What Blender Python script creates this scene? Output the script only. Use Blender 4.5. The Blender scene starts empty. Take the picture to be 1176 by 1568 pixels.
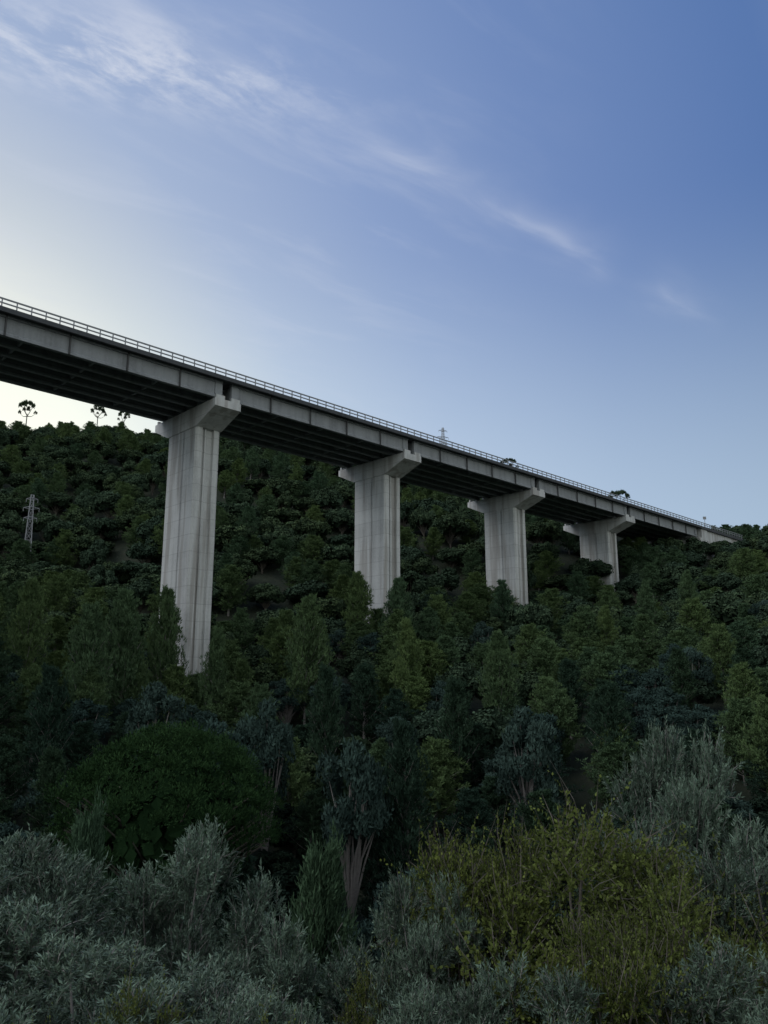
import bpy, math, random
import numpy as np
from mathutils import Vector, Matrix
random.seed(7)
rng=np.random.default_rng(7)
scene=bpy.context.scene
PITCH=math.radians(12.0); F=1178.0
cp,sp=math.cos(PITCH),math.sin(PITCH)
def ray(u,v,Y):
    cx=(u-588)/F; cy=(784-v)/F
    d=(cx,cp-cy*sp,sp+cy*cp); k=Y/d[1]
    return (d[0]*k,Y,d[2]*k)
# ---------------- camera
cam=bpy.data.cameras.new("camera"); co=bpy.data.objects.new("camera",cam)
scene.collection.objects.link(co); scene.camera=co
co.location=(0,0,0); co.rotation_euler=(math.radians(90)+PITCH,0,0)
cam.sensor_fit='VERTICAL'; cam.sensor_height=36.0; cam.lens=36.0*F/1568.0
cam.clip_start=0.1; cam.clip_end=6000
scene.view_settings.view_transform='Standard'; scene.view_settings.look='None'; scene.view_settings.exposure=0

# ---------------- node helpers
def N(nt,t,**kw):
    n=nt.nodes.new(t)
    for k,v in kw.items(): setattr(n,k,v)
    return n
def setin(nt,sock,val):
    if isinstance(val,bpy.types.NodeSocket): nt.links.new(val,sock)
    else: sock.default_value=val
def M(nt,op,a,b=None,c=None,clamp=False):
    n=N(nt,'ShaderNodeMath',operation=op); n.use_clamp=clamp
    setin(nt,n.inputs[0],a)
    if b is not None: setin(nt,n.inputs[1],b)
    if c is not None: setin(nt,n.inputs[2],c)
    return n.outputs[0]
def MIX(nt,f,a,b,mode='MIX'):
    n=N(nt,'ShaderNodeMix',data_type='RGBA',blend_type=mode)
    setin(nt,n.inputs[0],f)
    for i,x in((6,a),(7,b)):
        if isinstance(x,tuple) and len(x)==3: x=(*x,1)
        setin(nt,n.inputs[i],x)
    return n.outputs[2]
def RAMP(nt,f,stops,interp='LINEAR'):
    n=N(nt,'ShaderNodeValToRGB'); cr=n.color_ramp; cr.interpolation=interp
    while len(cr.elements)<len(stops): cr.elements.new(0.5)
    for e,(p,c) in zip(cr.elements,stops):
        e.position=p; e.color=(*c,1) if len(c)==3 else c
    setin(nt,n.inputs[0],f); return n.outputs[0]
def NOISE(nt,vec,scale,detail=4,rough=.55,dist=0):
    n=N(nt,'ShaderNodeTexNoise'); 
    if vec is not None: nt.links.new(vec,n.inputs['Vector'])
    n.inputs['Scale'].default_value=scale; n.inputs['Detail'].default_value=detail
    n.inputs['Roughness'].default_value=rough; n.inputs['Distortion'].default_value=dist
    return n.outputs[0]
def newmat(name):
    m=bpy.data.materials.new(name); m.use_nodes=True; nt=m.node_tree; nt.nodes.clear()
    out=N(nt,'ShaderNodeOutputMaterial'); return m,nt,out
def foliage(name,dark,light,alt,rough=.6,transl=0,spec=0):
    m,nt,out=newmat(name)
    at=N(nt,'ShaderNodeAttribute',attribute_name='tint')
    oi=N(nt,'ShaderNodeObjectInfo')
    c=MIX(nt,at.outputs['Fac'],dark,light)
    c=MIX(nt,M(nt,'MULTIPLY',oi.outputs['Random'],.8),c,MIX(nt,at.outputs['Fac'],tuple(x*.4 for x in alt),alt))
    if spec>0:
        p=N(nt,'ShaderNodeBsdfPrincipled'); p.inputs['Roughness'].default_value=rough; p.inputs['Specular IOR Level'].default_value=spec
    else: p=N(nt,'ShaderNodeBsdfDiffuse')
    nt.links.new(c,p.inputs[0])
    if transl>0:
        t=N(nt,'ShaderNodeBsdfTranslucent'); nt.links.new(c,t.inputs[0])
        mx=N(nt,'ShaderNodeMixShader'); mx.inputs[0].default_value=transl
        nt.links.new(p.outputs[0],mx.inputs[1]); nt.links.new(t.outputs[0],mx.inputs[2]); nt.links.new(mx.outputs[0],out.inputs[0])
    else: nt.links.new(p.outputs[0],out.inputs[0])
    return m
def simple(name,col,rough=.8,metal=0,var=.3,scale=2):
    m,nt,out=newmat(name)
    g=N(nt,'ShaderNodeNewGeometry')
    n=NOISE(nt,g.outputs['Position'],scale,3)
    c=MIX(nt,n,tuple(x*(1-var) for x in col),tuple(min(1,x*(1+var)) for x in col))
    p=N(nt,'ShaderNodeBsdfPrincipled'); nt.links.new(c,p.inputs['Base Color'])
    p.inputs['Roughness'].default_value=rough; p.inputs['Metallic'].default_value=metal
    nt.links.new(p.outputs[0],out.inputs[0]); return m
def concrete(name,col,lifts=True):
    m,nt,out=newmat(name)
    g=N(nt,'ShaderNodeNewGeometry'); pos=g.outputs['Position']
    mp=N(nt,'ShaderNodeMapping'); nt.links.new(pos,mp.inputs[0]); mp.inputs['Scale'].default_value=(1.2,1.2,.07)
    streak=NOISE(nt,mp.outputs[0],1.0,6,.6)
    big=NOISE(nt,pos,.22,4,.6); fine=NOISE(nt,pos,3.0,6,.65)
    f=M(nt,'ADD',M(nt,'MULTIPLY',streak,.45),M(nt,'ADD',M(nt,'MULTIPLY',big,.33),M(nt,'MULTIPLY',fine,.22)))
    c=RAMP(nt,f,[(.3,tuple(x*.55 for x in col)),(.5,col),(.72,tuple(min(1,x*1.25) for x in col))])
    if lifts:
        sx=N(nt,'ShaderNodeSeparateXYZ'); nt.links.new(pos,sx.inputs[0])
        zz=M(nt,'ADD',sx.outputs[2],200.0)
        z=M(nt,'MODULO',zz,2.5)
        line=M(nt,'LESS_THAN',z,.09)
        w=N(nt,'ShaderNodeTexWhiteNoise',noise_dimensions='1D')
        nt.links.new(M(nt,'FLOOR',M(nt,'DIVIDE',zz,2.5)),w.inputs['W'])
        c=MIX(nt,M(nt,'MULTIPLY',w.outputs[0],.26),c,tuple(x*.6 for x in col))
        c=MIX(nt,M(nt,'MULTIPLY',line,.4),c,tuple(x*.4 for x in col))
        st=NOISE(nt,mp.outputs[0],.6,3,.5)
        q=N(nt,'ShaderNodeMapRange',interpolation_type='SMOOTHSTEP'); nt.links.new(st,q.inputs[0]); q.inputs[1].default_value=.48; q.inputs[2].default_value=.62
        c=MIX(nt,M(nt,'MULTIPLY',q.outputs[0],.5),c,(.22,.19,.16))
    p=N(nt,'ShaderNodeBsdfPrincipled'); nt.links.new(c,p.inputs['Base Color']); p.inputs['Roughness'].default_value=.85
    b=N(nt,'ShaderNodeBump'); b.inputs['Strength'].default_value=.3; b.inputs['Distance'].default_value=.05
    nt.links.new(fine,b.inputs['Height']); nt.links.new(b.outputs[0],p.inputs['Normal'])
    nt.links.new(p.outputs[0],out.inputs[0]); return m

# ---------------- mesh builder (quads)
def unit(a): return a/np.maximum(np.linalg.norm(a,axis=-1,keepdims=True),1e-9)
class MB:
    def __init__(s): s.V=[];s.Fc=[];s.m=[];s.t=[];s.n=0
    def quads(s,V,Fc,mat=0,tint=None):
        V=np.asarray(V,float).reshape(-1,3); Fc=np.asarray(Fc,int).reshape(-1,4)
        s.V.append(V); s.Fc.append(Fc+s.n); s.n+=len(V)
        s.m.append(np.full(len(Fc),mat)); s.t.append(np.full(len(Fc),.5) if tint is None else tint)
    def leaves(s,c,d,n,L,W,mat=0,tint=None):
        d=unit(d); sd=unit(np.cross(d,n)); k=len(c)
        L=np.broadcast_to(L,(k,)).reshape(-1,1); W=np.broadcast_to(W,(k,)).reshape(-1,1)
        nn=np.cross(sd,d)*L*.08
        V=np.stack([c,c+d*L*.45+sd*W*.5+nn,c+d*L,c+d*L*.45-sd*W*.5+nn],1).reshape(-1,3)
        if tint is None: tint=rng.random(k)
        s.quads(V,np.arange(4*k).reshape(-1,4),mat,tint)
    def tube(s,path,rad,sides=6,mat=1):
        path=np.asarray(path,float); k=len(path)
        t=unit(np.gradient(path,axis=0)); ref=np.array([.3,.9,.1]) if abs(t[0][1])<.8 else np.array([1,0,.1])
        a=unit(np.cross(t,ref)); b=np.cross(t,a)
        an=np.linspace(0,2*math.pi,sides,endpoint=False)
        rad=np.asarray(rad).reshape(-1,1,1)
        V=path[:,None]+rad*(np.cos(an)[None,:,None]*a[:,None]+np.sin(an)[None,:,None]*b[:,None])
        Fc=[]
        for i in range(k-1):
            for j in range(sides):
                j2=(j+1)%sides; Fc.append((i*sides+j,i*sides+j2,(i+1)*sides+j2,(i+1)*sides+j))
        s.quads(V.reshape(-1,3),Fc,mat)
    def hexa(s,P,mat=0):
        s.quads(P,[(0,3,2,1),(4,5,6,7),(0,1,5,4),(1,2,6,5),(2,3,7,6),(3,0,4,7)],mat)
    def mesh(s,name,mats,smooth=False):
        V=np.concatenate(s.V); Fc=np.concatenate(s.Fc); me=bpy.data.meshes.new(name)
        me.vertices.add(len(V)); me.vertices.foreach_set('co',V.ravel().astype(np.float32))
        me.loops.add(Fc.size); me.loops.foreach_set('vertex_index',Fc.ravel().astype(np.int32))
        me.polygons.add(len(Fc)); me.polygons.foreach_set('loop_start',(np.arange(len(Fc))*4).astype(np.int32))
        me.polygons.foreach_set('material_index',np.concatenate(s.m).astype(np.int32))
        for m in mats: me.materials.append(m)
        me.update(calc_edges=True)
        me.polygons.foreach_set('use_smooth',np.full(len(Fc),smooth))
        at=me.attributes.new('tint','FLOAT','FACE'); at.data.foreach_set('value',np.concatenate(s.t).astype(np.float32))
        return me
def obj(name,me,parent=None):
    o=bpy.data.objects.new(name,me); scene.collection.objects.link(o)
    if parent: o.parent=parent
    return o
def empty(name):
    o=bpy.data.objects.new(name,None); scene.collection.objects.link(o); return o

# ---------------- terrain
CT=[(0,0,-1.7),(-15,0,-2),(15,0,-1.7),(0,-20,0),(-40,-30,2),(40,-30,2),(0,6,-5.2),(-8,6,-5),(8,6,-5),
(0,14,-9),(-12,14,-7.5),(12,14,-8),(0,25,-15),(-20,25,-12),(20,25,-12),(0,45,-21),(-30,45,-17),(30,45,-17),
(0,65,-20),(-40,65,-15),(40,65,-14),(0,85,-13),(-45,90,-6),(45,90,-6),
(-28,111,-6),(0,138,7),(28,165,9),(56,191,18),(87,217,34),(-70,120,3),(-80,170,22),(0,200,36),(-50,205,45),(-45,160,18),
(-130,300,91),(-155,290,88),(-93,300,87),(-50,300,88),(3,300,80),(49,290,68),(87,270,46),(106,240,33),(112,220,31),
(170,220,50),(140,260,42),(200,300,58),(-150,400,70),(0,400,60),(100,400,40),(200,400,50),(-220,250,80),(-150,120,30),(-100,60,5),(-100,0,5),
(100,0,0),(120,100,10),(120,150,18),(60,130,4),(90,160,14),(40,200,34),(-250,100,40),(250,150,40),(300,300,70),(-300,350,90)]
CT=np.array(CT,float)
D=np.linalg.norm(CT[:,None,:2]-CT[None,:,:2],axis=2)
K=len(CT); A=np.zeros((K+1,K+1)); A[:K,:K]=D-np.eye(K)*1.0; A[:K,K]=1; A[K,:K]=1
W=np.linalg.solve(A,np.concatenate([CT[:,2],[0]]))
def ground(x,y):
    x=np.asarray(x,float); y=np.asarray(y,float); z=np.full(x.shape,W[K])
    for i in range(K): z=z+W[i]*np.hypot(x-CT[i,0],y-CT[i,1])
    r=np.hypot(x,y); f=np.clip((r-450)/500,0,1); z=z*(1-f)+15*f
    amp=np.clip((r-20)/80,0,1)
    return z+amp*(1.2*np.sin(x*.11+1.3*np.sin(y*.07))+1.0*np.sin(y*.13+x*.05))
n=260
s1=np.linspace(-1,1,n); gx=np.sinh(s1*4.2)/math.sinh(4.2)*2500; gy=np.sinh(s1*4.2)/math.sinh(4.2)*2500+60
GX,GY=np.meshgrid(gx,gy); GZ=ground(GX,GY)
mb=MB(); idx=np.arange(n*n).reshape(n,n)
mb.quads(np.stack([GX,GY,GZ],-1).reshape(-1,3),np.stack([idx[:-1,:-1],idx[:-1,1:],idx[1:,1:],idx[1:,:-1]],-1).reshape(-1,4))
m,nt,out=newmat("hillside_soil")
g=N(nt,'ShaderNodeNewGeometry'); nz=NOISE(nt,g.outputs['Position'],.35,8,.65)
c=RAMP(nt,nz,[(.3,(.008,.014,.008)),(.5,(.016,.025,.012)),(.7,(.03,.034,.02))])
p=N(nt,'ShaderNodeBsdfPrincipled'); nt.links.new(c,p.inputs['Base Color']); p.inputs['Roughness'].default_value=.95
b=N(nt,'ShaderNodeBump'); b.inputs['Distance'].default_value=.5; nt.links.new(nz,b.inputs['Height']); nt.links.new(b.outputs[0],p.inputs['Normal'])
nt.links.new(p.outputs[0],out.inputs[0])
ter=obj("hillside_terrain",mb.mesh("hillside_terrain",[m],True))

# ---------------- viaduct
def camxyz(u,v,z):
    x=(u-588)/F*z; y=(784-v)/F*z
    return np.array([x,z*cp-y*sp,z*sp+y*cp])
Pa=camxyz(350,571,113.8); Pb=camxyz(962,766,192.1)
dv=(Pb-Pa)/3; S=float(np.hypot(dv[0],dv[1])); slope=dv[2]/S
dh=np.array([dv[0],dv[1]])/S; nh=np.array([-dh[1],dh[0]])
def B(s,q,z): return (Pa[0]+dh[0]*s+nh[0]*q, Pa[1]+dh[1]*s+nh[1]*q, Pa[2]+slope*s+z)
def bbox(mb,s0,s1,q0,q1,z0,z1,mat=0):
    mb.hexa([B(s0,q0,z0),B(s1,q0,z0),B(s1,q1,z0),B(s0,q1,z0),B(s0,q0,z1),B(s1,q0,z1),B(s1,q1,z1),B(s0,q1,z1)],mat)
WD=16.0; GB=-4.2
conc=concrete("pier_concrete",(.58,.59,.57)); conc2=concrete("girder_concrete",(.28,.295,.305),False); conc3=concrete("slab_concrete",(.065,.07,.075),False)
steel=simple("galvanised_steel",(.22,.23,.24),.5,.2); asph=simple("asphalt",(.05,.05,.05),.9)
pipem=simple("drain_pipe_grey",(.06,.06,.06),.7)
via=empty("motorway_viaduct")
SA=-3.0*S; SE=4.0*S; SR=4.75*S
mb=MB()
for i in range(-3,4):
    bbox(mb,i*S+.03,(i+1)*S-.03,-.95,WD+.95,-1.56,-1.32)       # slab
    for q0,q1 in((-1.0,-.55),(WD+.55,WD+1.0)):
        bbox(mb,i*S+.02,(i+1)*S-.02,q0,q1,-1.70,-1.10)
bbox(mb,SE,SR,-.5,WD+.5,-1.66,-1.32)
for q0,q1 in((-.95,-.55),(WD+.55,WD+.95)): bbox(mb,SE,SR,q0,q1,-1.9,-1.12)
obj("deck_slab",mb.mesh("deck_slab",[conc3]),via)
mb=MB(); bbox(mb,SA,SR,-.5,WD+.5,-1.31,-1.25); obj("road_surface",mb.mesh("road_surface",[asph]),via)
mb=MB()
NG=6
for i in range(-3,4):
    a,bb=i*S+.8,(i+1)*S-.8
    for g_ in range(NG):
        qc=.45+g_*(WD-.9)/(NG-1)
        bbox(mb,a,bb,qc-.42,qc+.42,-1.86,-1.57)
        bbox(mb,a,bb,qc-.14,qc+.14,GB+.5,-1.86)
        P=[B(a,qc-.32,GB+.3),B(bb,qc-.32,GB+.3),B(bb,qc+.32,GB+.3),B(a,qc+.32,GB+.3),B(a,qc-.14,GB+.5),B(bb,qc-.14,GB+.5),B(bb,qc+.14,GB+.5),B(a,qc+.14,GB+.5)]
        mb.hexa(P); bbox(mb,a,bb,qc-.32,qc+.32,GB,GB+.3)
        bbox(mb,a+.01,a+1.2,qc-.30,qc+.30,GB+.5,-1.86); bbox(mb,bb-1.2,bb-.01,qc-.30,qc+.30,GB+.5,-1.86)
    for k in range(0,5):
        ss=a+.5+(bb-a-1.0)*k/4
        bbox(mb,ss-.15,ss+.15,.7,WD-.7,GB+.4,-1.63)
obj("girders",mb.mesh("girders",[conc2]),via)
mb=MB()
for i in range(-3,4):
    for k in range(1,5):
        ss=i*S+S*k/5; bbox(mb,ss-.10,ss+.10,-.08,.12,GB-.05,-1.6)
obj("drain_pipes",mb.mesh("drain_pipes",[pipem]),via)
# railing
for nm,q in(("near_railing",-.78),("far_railing",WD+.78)):
    mb=MB(); s=SA
    while s<SR:
        bbox(mb,s-.06,s+.06,q-.06,q+.06,-1.12,-.02); s+=1.72
    bbox(mb,SA,SR,q-.07,q+.07,-.13,.05); bbox(mb,SA,SR,q-.055,q+.055,-.66,-.50)
    obj(nm,mb.mesh(nm,[steel]),via)
mb=MB()
for q in(.6,WD-.6,WD/2-.4,WD/2+.4):
    bbox(mb,SA,SR,q-.04,q+.04,-.80,-.5)
    s=SA
    while s<SR: bbox(mb,s-.04,s+.04,q+.05,q+.13,-1.25,-.5); s+=3.4
obj("guardrail",mb.mesh("guardrail",[steel]),via)
# piers
hb=2.05; Q0,Q1=4.9,13.3; CT0=GB-.22
prof=[(-hb+.25,Q0),(-.95,Q0),(-.95,Q0+.55),(.95,Q0+.55),(.95,Q0),(hb-.25,Q0),(hb,Q0+.25),(hb,Q1-.25),(hb-.25,Q1),(.95,Q1),(.95,Q1-.55),(-.95,Q1-.55),(-.95,Q1),(-hb+.25,Q1),(-hb,Q1-.25),(-hb,8.2),(-hb+.12,8.3),(-hb+.12,8.5),(-hb,8.6),(-hb,Q0+.25)]
for i in range(-3,4):
    sc=i*S; c0=B(sc,WD/2,0); gz=float(ground(c0[0],c0[1]))-Pa[2]-slope*sc-6
    mb=MB(); V=[];Fc=[];k=len(prof)
    for (s,q) in prof: V.append(B(sc+s,q,gz))
    for (s,q) in prof: V.append(B(sc+s,q,-5.0))
    for j in range(k): Fc.append((j,(j+1)%k,k+(j+1)%k,k+j))
    mb.quads(V,Fc)
    pr=[(-.3,CT0-1.15),(Q0-.1,CT0-3.1),(Q1+.1,CT0-3.1),(WD+1.8,CT0-1.1)]
    hc=hb+.12
    for j in range(3):
        (qa,za),(qb,zb)=pr[j],pr[j+1]
        mb.hexa([B(sc-hc,qa,za),B(sc+hc,qa,za),B(sc+hc,qb,zb),B(sc-hc,qb,zb),B(sc-hc,qa,CT0),B(sc+hc,qa,CT0),B(sc+hc,qb,CT0),B(sc-hc,qb,CT0)])
    for q0 in(-.25,WD+1.1):
        bbox(mb,sc-hc+.15,sc-.55,q0,q0+.35,CT0-.01,CT0+.55); bbox(mb,sc+.55,sc+hc-.15,q0,q0+.35,CT0-.01,CT0+.55)
    bbox(mb,sc-.4,sc+.4,1.6,WD-1.6,CT0-.01,-3.0)
    for g_ in range(NG):
        qc=.45+g_*(WD-.9)/(NG-1)
        for e in(-1.4,1.4): bbox(mb,sc+e-.4,sc+e+.4,qc-.35,qc+.35,CT0-.01,GB-.01)
    mb.tube([B(sc-.3,Q0+.35,gz),B(sc-.3,Q0+.35,-6)],[.14,.14],8,0)
    obj("pier_%d"%(i+4),mb.mesh("pier",[conc]),via)
mb=MB()
bbox(mb,SE-1.0,SE+4,-.6,WD+.6,-16,CT0); bbox(mb,SE+.6,SE+4.1,-.65,WD+.65,-16.5,-1.66)
bbox(mb,SE+4.1,SR,-.4,0.1,-14,-1.9); bbox(mb,SE+4.1,SR,WD-.1,WD+.4,-14,-1.9)
obj("abutment",mb.mesh("abutment",[conc]),via)

# ---------------- foliage species
bark=simple("bark",(.10,.09,.075),.95,0,.4,6); bark_l=simple("pale_bark",(.18,.17,.16),.95,0,.4,6)
f_oak=foliage("holm_oak_leaves",(.030,.048,.027),(.098,.142,.066),(.062,.105,.075))
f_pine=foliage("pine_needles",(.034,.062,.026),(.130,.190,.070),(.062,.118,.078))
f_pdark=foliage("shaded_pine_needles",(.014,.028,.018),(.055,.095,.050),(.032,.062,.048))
f_stone=foliage("stone_pine_needles",(.010,.026,.012),(.042,.085,.032),(.04,.085,.03))
f_grey=foliage("grey_leaves",(.020,.034,.030),(.066,.108,.088),(.040,.073,.064))
f_olive=foliage("olive_leaves",(.012,.024,.014),(.165,.235,.165),(.115,.175,.125),.45,0,.25)
f_yel=foliage("yellow_green_leaves",(.018,.034,.009),(.150,.180,.046),(.12,.155,.045),.5,.2)
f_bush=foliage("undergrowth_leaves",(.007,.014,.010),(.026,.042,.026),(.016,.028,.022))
def rdir(k): return unit(rng.normal(size=(k,3)))
def clump_tree(name,H,R,nc,nl,L,Wd,mats,zc=.6,rz=.42,cr=(.28,.42),upb=.0,trunks=1,core=True):
    mb=MB(); cs=[]
    while len(cs)<nc:
        d=rdir(1)[0]; 
        if d[2]<-.55: continue
        r=rng.uniform(.45,.8); cs.append(np.array([d[0]*R*r,d[1]*R*r,zc*H+d[2]*rz*H*r]))
    for c in cs:
        p0=np.array([0,0,H*.12]); mid=np.array([c[0]*.4,c[1]*.4,H*.3+.25*(c[2]-H*.3)])+rng.normal(size=3)*.05*R
        mb.tube([p0,mid,c],[H*.014,H*.009,H*.003],4)
    mb.tube([(0,0,-1.5),(.05*R,0,H*.15),(0,.06*R,H*.4),(0,0,H*.75)],[H*.028,H*.022,H*.016,H*.005],7)
    per=nl//nc
    for c in cs:
        cr_=R*rng.uniform(*cr); d=rdir(per); d[:,2]=np.where(d[:,2]<-.5,-d[:,2],d[:,2])
        rad=cr_*(rng.uniform(.55,1.08,per)**.7)*(1+.25*np.sin(d[:,0]*5+c[0])*np.cos(d[:,1]*6+c[1]))
        pos=c+d*rad[:,None]*np.array([1,1,.85])
        nrm=unit(d+rdir(per)*.5); dd=np.cross(nrm,rdir(per)); dd[:,2]+=upb; 
        base=rng.uniform(.0,.45)
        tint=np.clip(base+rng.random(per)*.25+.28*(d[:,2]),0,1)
        mb.leaves(pos,dd,nrm,L*rng.uniform(.6,1.3,per),Wd*rng.uniform(.6,1.3,per),0,tint)
        if core:
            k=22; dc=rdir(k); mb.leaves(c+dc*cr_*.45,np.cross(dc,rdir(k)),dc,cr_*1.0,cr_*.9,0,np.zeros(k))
    return mb.mesh(name,mats)
def pine(name,H,R,nb,mats,tuft=9,L=.42,Wd=.09,z0=.15,powr=.55,lean=.9,steps=7):
    mb=MB(); w=rng.uniform(-.3,.3,2)
    mb.tube([(0,0,-1.5),(w[0],w[1],H*.4),(0,0,H*.97)],[H*.018,H*.012,H*.002],7)
    C=[];DD=[];T=[]
    for i in range(nb):
        t=z0+(1-z0)*(i/nb)**.85; z=H*(t-.06*(1-t)); ln=R*max(.08,(1-(t-z0)/(1-z0)))**powr*rng.uniform(.5,1.15)
        if t<.3: ln*=.75
        a=rng.uniform(0,6.283); up=rng.uniform(.25,lean)+.3*t
        d=unit(np.array([math.cos(a),math.sin(a),up])); tip=np.array([0,0,z])+d*ln+np.array([0,0,.12*ln*ln/R])
        b0=np.array([0,0,z]); mb.tube([b0,(b0+tip)/2-np.array([0,0,.04*ln]),tip],[H*.004,H*.003,.01],3)
        base=rng.uniform(0,.4)
        for k in range(steps):
            f=.3+.72*k/(steps-1); q=b0+(tip-b0)*f
            for j in range(3 if k<steps-1 else 1):
                c=q+rng.normal(size=3)*ln*.14*(1 if j else .3); kk=tuft
                dd=unit(unit(rng.normal(size=(kk,3)))*.75+d*.35+np.array([0,0,.6]))
                C.append(np.repeat(c[None],kk,0)+rng.normal(size=(kk,3))*.1); DD.append(dd)
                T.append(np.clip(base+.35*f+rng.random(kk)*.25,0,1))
    C=np.concatenate(C);DD=np.concatenate(DD);T=np.concatenate(T);k=len(C)
    mb.leaves(C,DD,rdir(k),L*rng.uniform(.7,1.3,k),Wd*rng.uniform(.8,1.6,k),0,T)
    return mb.mesh(name,mats)
def dome_pine(name,H,R,ch,nc,per,L,mats,inner=True,trw=.42):
    mb=MB(); zb=H-ch
    mb.tube([(0,0,-1.5),(.3,0,H*.3),(0,.2,zb)],[trw,trw*.8,trw*.66],9)
    for i in range(nc):
        u=rng.random()**.5 if i%3 else rng.random()**.2; a=rng.uniform(0,6.283); r=R*min(u,1)*.92
        z=zb+ch*.86*math.sqrt(max(0,1-(r/R)**2))*rng.uniform(.84,1.03)
        if i%4==0: z=zb+(z-zb)*rng.uniform(.1,.8); r=R*rng.uniform(.85,.97) if z<zb+ch*.5 else r
        c=np.array([r*math.cos(a),r*math.sin(a),z])
        if i%4==0: mb.tube([(0,0,zb-.5),c*[.5,.5,1]+[0,0,-.25*ch],c],[trw*.33,trw*.2,.03],5)
        cr=rng.uniform(.5,.95)*R/6.5; d=rdir(per); d[:,2]=np.abs(d[:,2])*.9-.15
        pos=c+d*cr*rng.uniform(.6,1.05,(per,1)); base=rng.uniform(0,.35)
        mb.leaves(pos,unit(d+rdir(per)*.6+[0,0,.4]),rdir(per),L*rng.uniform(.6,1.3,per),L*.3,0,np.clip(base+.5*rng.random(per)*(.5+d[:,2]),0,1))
    if inner:
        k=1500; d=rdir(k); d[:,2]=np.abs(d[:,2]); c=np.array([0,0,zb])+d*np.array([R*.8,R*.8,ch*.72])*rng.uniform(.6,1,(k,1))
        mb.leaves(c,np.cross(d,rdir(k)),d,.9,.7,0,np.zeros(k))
    return mb.mesh(name,mats)
def shoot_tree(name,H,R,ns,nlv,sl,L,Wd,mats,upw=.7,spread=.45,zc=.6,rz=.4,droop=0,ncl=38,stems=4,outl=.6,crr=(.16,.30),whips=0):
    mb=MB(); cs=[]
    for i in range(ncl):
        while True:
            d=rdir(1)[0]
            if d[2]>-.6: break
        r=rng.uniform(.45,.88); cs.append(np.array([d[0]*R*r,d[1]*R*r,zc*H+d[2]*rz*H*r]))
    cs=np.array(cs); st=[]
    for i in range(stems):
        a=i*6.283/stems+rng.uniform(-.4,.4); t=np.array([math.cos(a)*R*.35,math.sin(a)*R*.35,H*.55]); st.append(t)
        mb.tube([(0,0,-1.2),t*[.35,.35,.5]+rng.normal(size=3)*.1,t],[H*.022,H*.016,H*.009],8)
    for c in cs:
        t=st[int(np.argmin([np.linalg.norm(c-x) for x in st]))]; b=t*rng.uniform(.6,1)
        mb.tube([b,(b+c)/2+rng.normal(size=3)*.12,c,c+(c-b)*.25],[H*.006,H*.0045,H*.0025,.004],5)
    ci=rng.integers(0,ncl,ns); cr=R*rng.uniform(*crr,ncl)[ci]
    d=rdir(ns); d[:,2]=np.where(d[:,2]<-.35,-d[:,2],d[:,2])
    o=cs[ci]+d*cr[:,None]*rng.uniform(.35,1,(ns,1))
    ax=unit(d*outl+rdir(ns)*spread+np.array([0,0,upw])); ln=sl*rng.uniform(.5,1.35,ns)
    if whips:
        hi=np.argsort(-o[:,2])[:ns//3]; w_=rng.choice(hi,whips,replace=False); ln[w_]*=rng.uniform(1.6,2.5,whips); ax[w_]=unit(ax[w_]+[0,0,.5])
    mb.leaves(o,ax,rdir(ns),ln,.016,1,np.full(ns,.5))
    f=np.tile(np.linspace(.05,1,nlv),(ns,1))+rng.uniform(-.02,.02,(ns,nlv))
    pos=o[:,None]+ax[:,None]*(f*ln[:,None])[...,None]; pos[...,2]-=droop*(f**2)*ln[:,None]
    pos=pos.reshape(-1,3); A_=np.repeat(ax,nlv,0); k=len(pos)
    rad=np.cross(A_,rdir(k)); dd=unit(A_*.75+unit(rad)*rng.uniform(.4,.95,(k,1)))
    tb=np.repeat(rng.uniform(-.15,.35,ncl)[ci]+rng.uniform(-.1,.15,ns),nlv)
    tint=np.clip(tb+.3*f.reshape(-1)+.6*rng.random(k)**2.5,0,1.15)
    mb.leaves(pos,dd,unit(rad+rdir(k)*.8),L*rng.uniform(.65,1.25,k),Wd*rng.uniform(.7,1.3,k),0,tint)
    return mb.mesh(name,mats)

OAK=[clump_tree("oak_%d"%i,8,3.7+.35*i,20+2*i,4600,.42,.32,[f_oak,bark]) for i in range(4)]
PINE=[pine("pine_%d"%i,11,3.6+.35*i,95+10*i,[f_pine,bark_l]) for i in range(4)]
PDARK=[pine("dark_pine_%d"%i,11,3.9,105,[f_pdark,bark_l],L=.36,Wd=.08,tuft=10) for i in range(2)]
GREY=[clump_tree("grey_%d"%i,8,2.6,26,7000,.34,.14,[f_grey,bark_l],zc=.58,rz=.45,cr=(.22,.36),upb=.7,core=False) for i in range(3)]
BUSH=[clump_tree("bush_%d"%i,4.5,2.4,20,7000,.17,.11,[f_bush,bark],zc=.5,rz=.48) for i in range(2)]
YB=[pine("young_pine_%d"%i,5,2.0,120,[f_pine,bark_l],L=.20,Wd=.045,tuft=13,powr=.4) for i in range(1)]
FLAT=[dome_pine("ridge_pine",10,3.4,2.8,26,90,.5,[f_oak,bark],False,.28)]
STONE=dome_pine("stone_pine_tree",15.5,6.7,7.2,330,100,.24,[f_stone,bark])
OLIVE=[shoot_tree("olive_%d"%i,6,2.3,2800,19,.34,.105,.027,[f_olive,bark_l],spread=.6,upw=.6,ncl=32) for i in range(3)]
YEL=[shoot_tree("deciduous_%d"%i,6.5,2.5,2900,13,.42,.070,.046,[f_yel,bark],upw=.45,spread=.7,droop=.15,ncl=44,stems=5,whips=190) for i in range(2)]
Hs={}
for l in(OAK,PINE,PDARK,GREY,BUSH,YB,FLAT,[STONE],OLIVE,YEL):
    for m_ in l: Hs[m_.name]=max(v.co[2] for v in m_.vertices)
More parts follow.
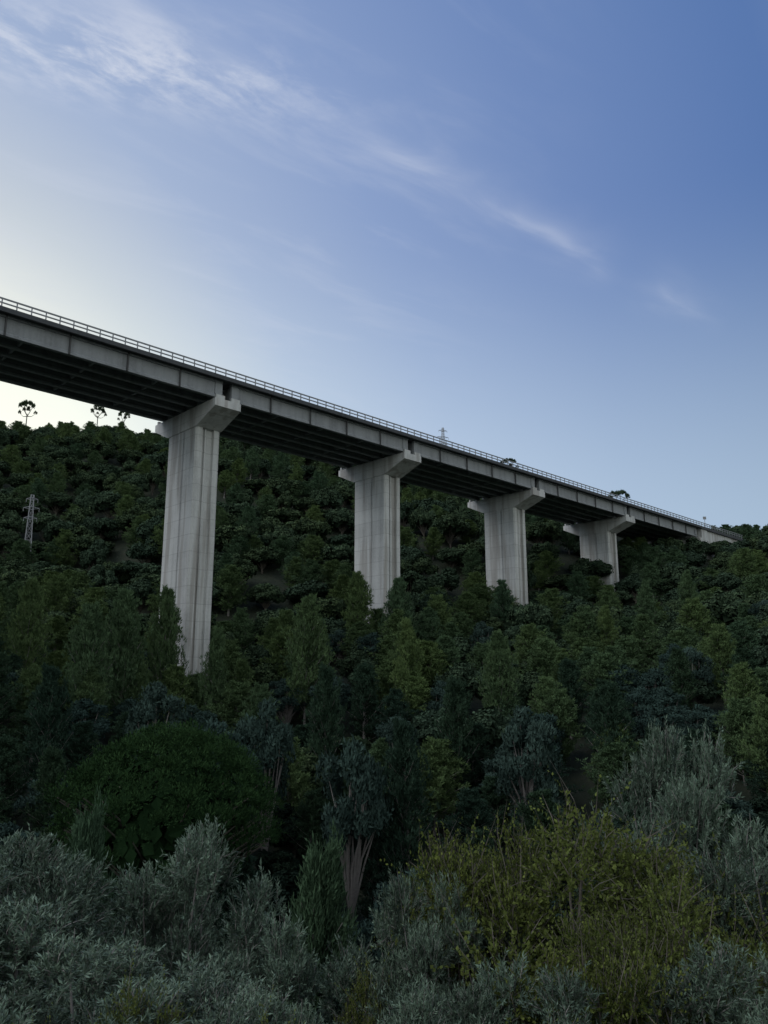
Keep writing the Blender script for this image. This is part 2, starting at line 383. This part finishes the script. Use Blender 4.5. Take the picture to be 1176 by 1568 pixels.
def put(name,me,x,y,h,w=None,parent=None,z=None):
    gz=float(ground(x,y)) if z is None else z
    o=obj(name,me,parent); o.location=(x,y,gz-.1); k=h/Hs[me.name]; kw=k if w is None else w
    o.scale=(kw,kw,k); o.rotation_euler=(random.uniform(-.05,.05),random.uniform(-.05,.05),random.uniform(0,6.283)); return o
def hero(name,me,u,v,Y,w=None):
    x,y,zt=ray(u,v,Y); gz=float(ground(x,y)); h=max(1.5,zt-gz)
    return put(name,me,x,y,h,w)

# forest mass
forest=empty("hillside_forest")
def sq(x,y):
    dx,dy=x-Pa[0],y-Pa[1]; return dx*dh[0]+dy*dh[1], dx*nh[0]+dy*nh[1]
def scatter(y0,y1,sp_,pick,xlim):
    y=y0; cnt=0
    while y<y1:
        x=-xlim(y)
        while x<xlim(y):
            px=x+random.uniform(-.42,.42)*sp_; py=y+random.uniform(-.42,.42)*sp_
            me,h,w=pick(px,py); s,q=sq(px,py); gz=float(ground(px,py)); ok=True
            if -3*S<s<SE+2 and -3.5<q<WD+3.5:
                h=min(h,(Pa[2]-6.5)-gz)
                if h<3: ok=False
                r=(s+S/2)%S-S/2
                if abs(r)<hb+2.0 and Q0-2.5<q<Q1+2.5: ok=False
            if SE+2<=s<SR and -3<q<WD+3: ok=False
            if SE-10<s<SE+.55*S and -25<q<0: h=min(h,max(0,(Pa[2]-4.5)-gz)); ok=ok and h>2
            if ok: put("tree",me,px,py,h,w,forest); cnt+=1
            x+=sp_
        y+=sp_*.9
    print('scatter',cnt)
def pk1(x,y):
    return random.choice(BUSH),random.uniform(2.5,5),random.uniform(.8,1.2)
def pk2(x,y):
    r=random.random()
    if y<78:
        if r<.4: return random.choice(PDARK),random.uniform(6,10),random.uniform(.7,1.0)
        if r<.65: return random.choice(GREY),random.uniform(5,8),random.uniform(.9,1.3)
        return random.choice(BUSH),random.uniform(4,6.5),random.uniform(1.2,1.7)
    if y<100:
        if r<.3: return random.choice(PDARK),random.uniform(7,11),random.uniform(.8,1.1)
        if r<.62: return random.choice(PINE),random.uniform(7,11),random.uniform(.8,1.1)
        if r<.82: return random.choice(GREY),random.uniform(6,9),random.uniform(1,1.4)
        return random.choice(OAK),random.uniform(5,8),random.uniform(.7,.95)
    if r<.65: return random.choice(PINE),random.uniform(7,12),random.uniform(.75,1.2)
    if r<.75: return random.choice(GREY),random.uniform(6,9),random.uniform(.9,1.3)
    return random.choice(OAK),random.uniform(5,8),random.uniform(.7,.95)
def pk3(x,y):
    r=random.random(); 
    if r<.3: return random.choice(PINE),random.uniform(7,11),random.uniform(.9,1.3)
    return random.choice(OAK),random.uniform(4.5,9.5),random.uniform(.75,1.25)
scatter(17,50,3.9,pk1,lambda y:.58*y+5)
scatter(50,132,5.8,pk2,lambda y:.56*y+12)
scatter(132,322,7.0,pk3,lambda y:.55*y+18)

# individually visible trees
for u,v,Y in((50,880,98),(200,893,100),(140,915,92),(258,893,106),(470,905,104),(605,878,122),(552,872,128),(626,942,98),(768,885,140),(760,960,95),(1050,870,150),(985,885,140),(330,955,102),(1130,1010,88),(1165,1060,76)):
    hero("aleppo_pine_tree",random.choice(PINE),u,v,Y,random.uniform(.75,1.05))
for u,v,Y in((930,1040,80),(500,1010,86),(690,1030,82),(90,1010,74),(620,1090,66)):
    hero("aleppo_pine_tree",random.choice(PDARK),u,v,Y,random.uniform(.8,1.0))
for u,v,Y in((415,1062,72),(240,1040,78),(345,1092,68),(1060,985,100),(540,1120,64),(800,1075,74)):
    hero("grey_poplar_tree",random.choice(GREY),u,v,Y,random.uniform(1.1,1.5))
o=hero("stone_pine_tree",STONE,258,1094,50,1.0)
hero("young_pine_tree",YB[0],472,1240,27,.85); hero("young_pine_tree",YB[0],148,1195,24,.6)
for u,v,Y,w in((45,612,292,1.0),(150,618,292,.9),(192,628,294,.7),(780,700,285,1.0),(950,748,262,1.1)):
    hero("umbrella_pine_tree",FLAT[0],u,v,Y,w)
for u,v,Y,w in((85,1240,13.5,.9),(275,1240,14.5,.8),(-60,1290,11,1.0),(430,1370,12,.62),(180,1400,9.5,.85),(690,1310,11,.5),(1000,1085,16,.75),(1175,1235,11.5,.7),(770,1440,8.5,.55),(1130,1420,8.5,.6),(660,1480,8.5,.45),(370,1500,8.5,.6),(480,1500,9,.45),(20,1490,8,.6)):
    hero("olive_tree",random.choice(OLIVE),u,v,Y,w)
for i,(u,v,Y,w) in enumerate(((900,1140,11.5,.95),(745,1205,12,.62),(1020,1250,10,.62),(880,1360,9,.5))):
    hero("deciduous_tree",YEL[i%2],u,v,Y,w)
for u,v,Y,w in((215,1425,8.6,.30),(440,1480,8.2,.28),(70,1500,7.4,.28),(560,1420,11,.32)):
    hero("leafy_shrub",YEL[0],u,v,Y,w)

# ---------------- lattice pylons
def pylon(name,x,y,zt,wb,ar=1.0):
    gz=float(ground(x,y)); H=zt-gz; mb=MB(); k=11
    def bar(a,b,r=.09): mb.tube([a,b],[r,r],4,0)
    def cor(t): w=wb*(1-t)*.5+.3; return [np.array([sx*w,sy*w,H*t]) for sx,sy in((-1,-1),(1,-1),(1,1),(-1,1))]
    for i in range(k):
        c0,c1=cor(i/k),cor((i+1)/k)
        for j in range(4):
            bar(c0[j],c1[j],.07); bar(c0[j],c1[(j+1)%4],.035); bar(c0[(j+1)%4],c1[j],.035); bar(c1[j],c1[(j+1)%4],.035)
    for t,l in((.72,1.9),(.84,2.3),(.95,1.7)):
        for sg in(-1,1):
            l_=l*ar
            for dy in(-.25,.25): bar(np.array([0,dy,H*t+.4]),np.array([sg*l_,0,H*t]),.05); bar(np.array([0,dy,H*t-.3]),np.array([sg*l_,0,H*t]),.05)
            bar(np.array([sg*l_,0,H*t]),np.array([sg*l_,0,H*t-.8]),.05)
    o=obj(name,mb.mesh(name,[simple(name+"_steel",(.30,.31,.32),.5,.2)])); o.location=(x,y,gz); o.rotation_euler=(0,0,.35); return o
x,y,z=ray(50,758,168); pylon("transmission_tower",x,y,z,1.2,.7)
x,y,z=ray(678,655,300); pylon("transmission_tower",x,y,z,2.2,1.1)
# road sign pole near abutment
mb=MB(); p0=B(SE+3,-.75,-1.1); mb.tube([p0,(p0[0],p0[1],p0[2]+3.0)],[.07,.07],6,0)
mb.hexa([(p0[0]+a*.45,p0[1]+b*.04,p0[2]+c) for c in(2.3,3.1) for a,b in((-1,-1),(1,-1),(1,1),(-1,1))])
obj("road_sign",mb.mesh("road_sign",[steel]))

# ---------------- sky
SAZ,SEL=math.radians(-118),math.radians(42)
w=bpy.data.worlds.new("World"); scene.world=w; w.use_nodes=True; nt=w.node_tree; nt.nodes.clear()
out=N(nt,'ShaderNodeOutputWorld'); bg=N(nt,'ShaderNodeBackground'); bg.inputs[1].default_value=.1
sky=N(nt,'ShaderNodeTexSky',sky_type='NISHITA'); sky.sun_disc=False; sky.sun_elevation=SEL; sky.sun_rotation=SAZ
tc=N(nt,'ShaderNodeTexCoord'); vec=tc.outputs['Generated']
sx=N(nt,'ShaderNodeSeparateXYZ'); nt.links.new(vec,sx.inputs[0]); X,Y_,Z=sx.outputs
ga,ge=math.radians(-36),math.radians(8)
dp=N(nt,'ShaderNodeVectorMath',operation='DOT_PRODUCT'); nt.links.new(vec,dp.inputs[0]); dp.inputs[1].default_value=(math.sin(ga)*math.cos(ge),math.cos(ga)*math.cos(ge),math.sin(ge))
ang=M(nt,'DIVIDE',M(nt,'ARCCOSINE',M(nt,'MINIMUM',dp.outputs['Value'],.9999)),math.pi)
st=[(0,(1,.95,.80)),(16,(.84,.85,.80)),(23,(.58,.64,.71)),(31,(.38,.475,.67)),(41,(.26,.36,.60)),(53,(.165,.26,.51)),(66,(.10,.19,.43)),(100,(.35,.40,.5)),(180,(.85,.88,.92))]  # widest-angle stops: unseen sky behind camera, brightened as added fill light
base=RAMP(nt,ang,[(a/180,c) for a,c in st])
el=M(nt,'MULTIPLY',M(nt,'ARCSINE',Z),180/math.pi)
mr=N(nt,'ShaderNodeMapRange',interpolation_type='SMOOTHSTEP'); nt.links.new(el,mr.inputs[0])
mr.inputs[1].default_value=34; mr.inputs[2].default_value=6; mr.inputs[3].default_value=0; mr.inputs[4].default_value=1
hz=MIX(nt,1.0,base,MIX(nt,mr.outputs[0],(0,0,0),(.28,.31,.21)),'ADD')
# cirrus
Zs=M(nt,'MAXIMUM',Z,.05); PX=M(nt,'DIVIDE',X,Zs); PY=M(nt,'DIVIDE',Y_,Zs)
cb=N(nt,'ShaderNodeCombineXYZ'); nt.links.new(PX,cb.inputs[0]); nt.links.new(PY,cb.inputs[1])
d=M(nt,'SUBTRACT',M(nt,'SUBTRACT',PY,1.31),M(nt,'MULTIPLY',PX,.8))
mp0=N(nt,'ShaderNodeMapping'); nt.links.new(cb.outputs[0],mp0.inputs[0]); mp0.inputs['Rotation'].default_value=(0,0,math.radians(-36))
mp=N(nt,'ShaderNodeMapping'); nt.links.new(mp0.outputs[0],mp.inputs[0]); mp.inputs['Scale'].default_value=(1.5,4.5,1)
mp3=N(nt,'ShaderNodeMapping'); nt.links.new(mp0.outputs[0],mp3.inputs[0]); mp3.inputs['Scale'].default_value=(8,14,1)
n1=NOISE(nt,mp.outputs[0],1.7,5,.58,.5); n2=NOISE(nt,cb.outputs[0],2.6,2,.5,.4); n3=NOISE(nt,mp3.outputs[0],1.0,6,.66,.2)
dw=M(nt,'ADD',d,M(nt,'MULTIPLY',M(nt,'SUBTRACT',n2,.5),.22))
def SS(v,a,b):
    q=N(nt,'ShaderNodeMapRange',interpolation_type='SMOOTHSTEP'); setin(nt,q.inputs[0],v); q.inputs[1].default_value=a; q.inputs[2].default_value=b; return q.outputs[0]
def gauss(x,w): 
    return M(nt,'EXPONENT',M(nt,'MULTIPLY',M(nt,'POWER',M(nt,'ABSOLUTE',M(nt,'DIVIDE',x,w)),2.0),-1.0))
band=M(nt,'ADD',M(nt,'MULTIPLY',gauss(dw,.03),.6),M(nt,'MULTIPLY',gauss(dw,.10),.5))
bandm=M(nt,'MULTIPLY',band,M(nt,'ADD',.35,M(nt,'MULTIPLY',SS(n1,.35,.65),.65)))
bandm=M(nt,'MULTIPLY',bandm,SS(PX,1.05,.7))
bandm=M(nt,'MULTIPLY',bandm,M(nt,'SUBTRACT',1.0,M(nt,'MULTIPLY',gauss(M(nt,'SUBTRACT',PX,.62),.09),.85)))
lx=M(nt,'DIVIDE',M(nt,'ADD',PX,.48),.30); ly=M(nt,'DIVIDE',M(nt,'SUBTRACT',PY,M(nt,'ADD',1.20,M(nt,'MULTIPLY',PX,.22))),.09)
rr=M(nt,'ADD',M(nt,'MULTIPLY',lx,lx),M(nt,'MULTIPLY',ly,ly)); patch=M(nt,'EXPONENT',M(nt,'MULTIPLY',rr,-1))
pm=M(nt,'MULTIPLY',patch,SS(M(nt,'ADD',M(nt,'MULTIPLY',n1,.3),M(nt,'MULTIPLY',n3,.7)),.40,.62))
veil=M(nt,'MULTIPLY',M(nt,'MULTIPLY',SS(n1,.45,.75),.20),SS(PX,.5,-.3))
cl=M(nt,'ADD',M(nt,'MULTIPLY',bandm,.30),M(nt,'ADD',M(nt,'MULTIPLY',pm,.95),veil),clamp=True)
cl=M(nt,'MULTIPLY',cl,SS(Z,.25,.45))
col=MIX(nt,cl,hz,(.64,.69,.81))
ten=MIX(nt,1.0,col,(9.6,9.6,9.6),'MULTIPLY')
ns=MIX(nt,1.0,sky.outputs[0],(.04,.04,.04),'MULTIPLY')
fin=MIX(nt,1.0,ten,ns,'ADD')
for nd in nt.nodes:
    if nd.type=='MIX': nd.clamp_result=False
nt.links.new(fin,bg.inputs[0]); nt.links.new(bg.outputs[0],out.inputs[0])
sl=bpy.data.lights.new("soft_fill_light",'SUN'); sl.energy=1.55; sl.angle=math.radians(50); sl.color=(1,.98,.95)  # broad fill lamp added from left-behind; the real sun is behind the hill
so=bpy.data.objects.new("soft_fill_light",sl); scene.collection.objects.link(so)
dr=Vector((math.sin(SAZ)*math.cos(SEL),math.cos(SAZ)*math.cos(SEL),math.sin(SEL)))
so.rotation_euler=dr.to_track_quat('Z','Y').to_euler()
print('S',S,'dh',dh)
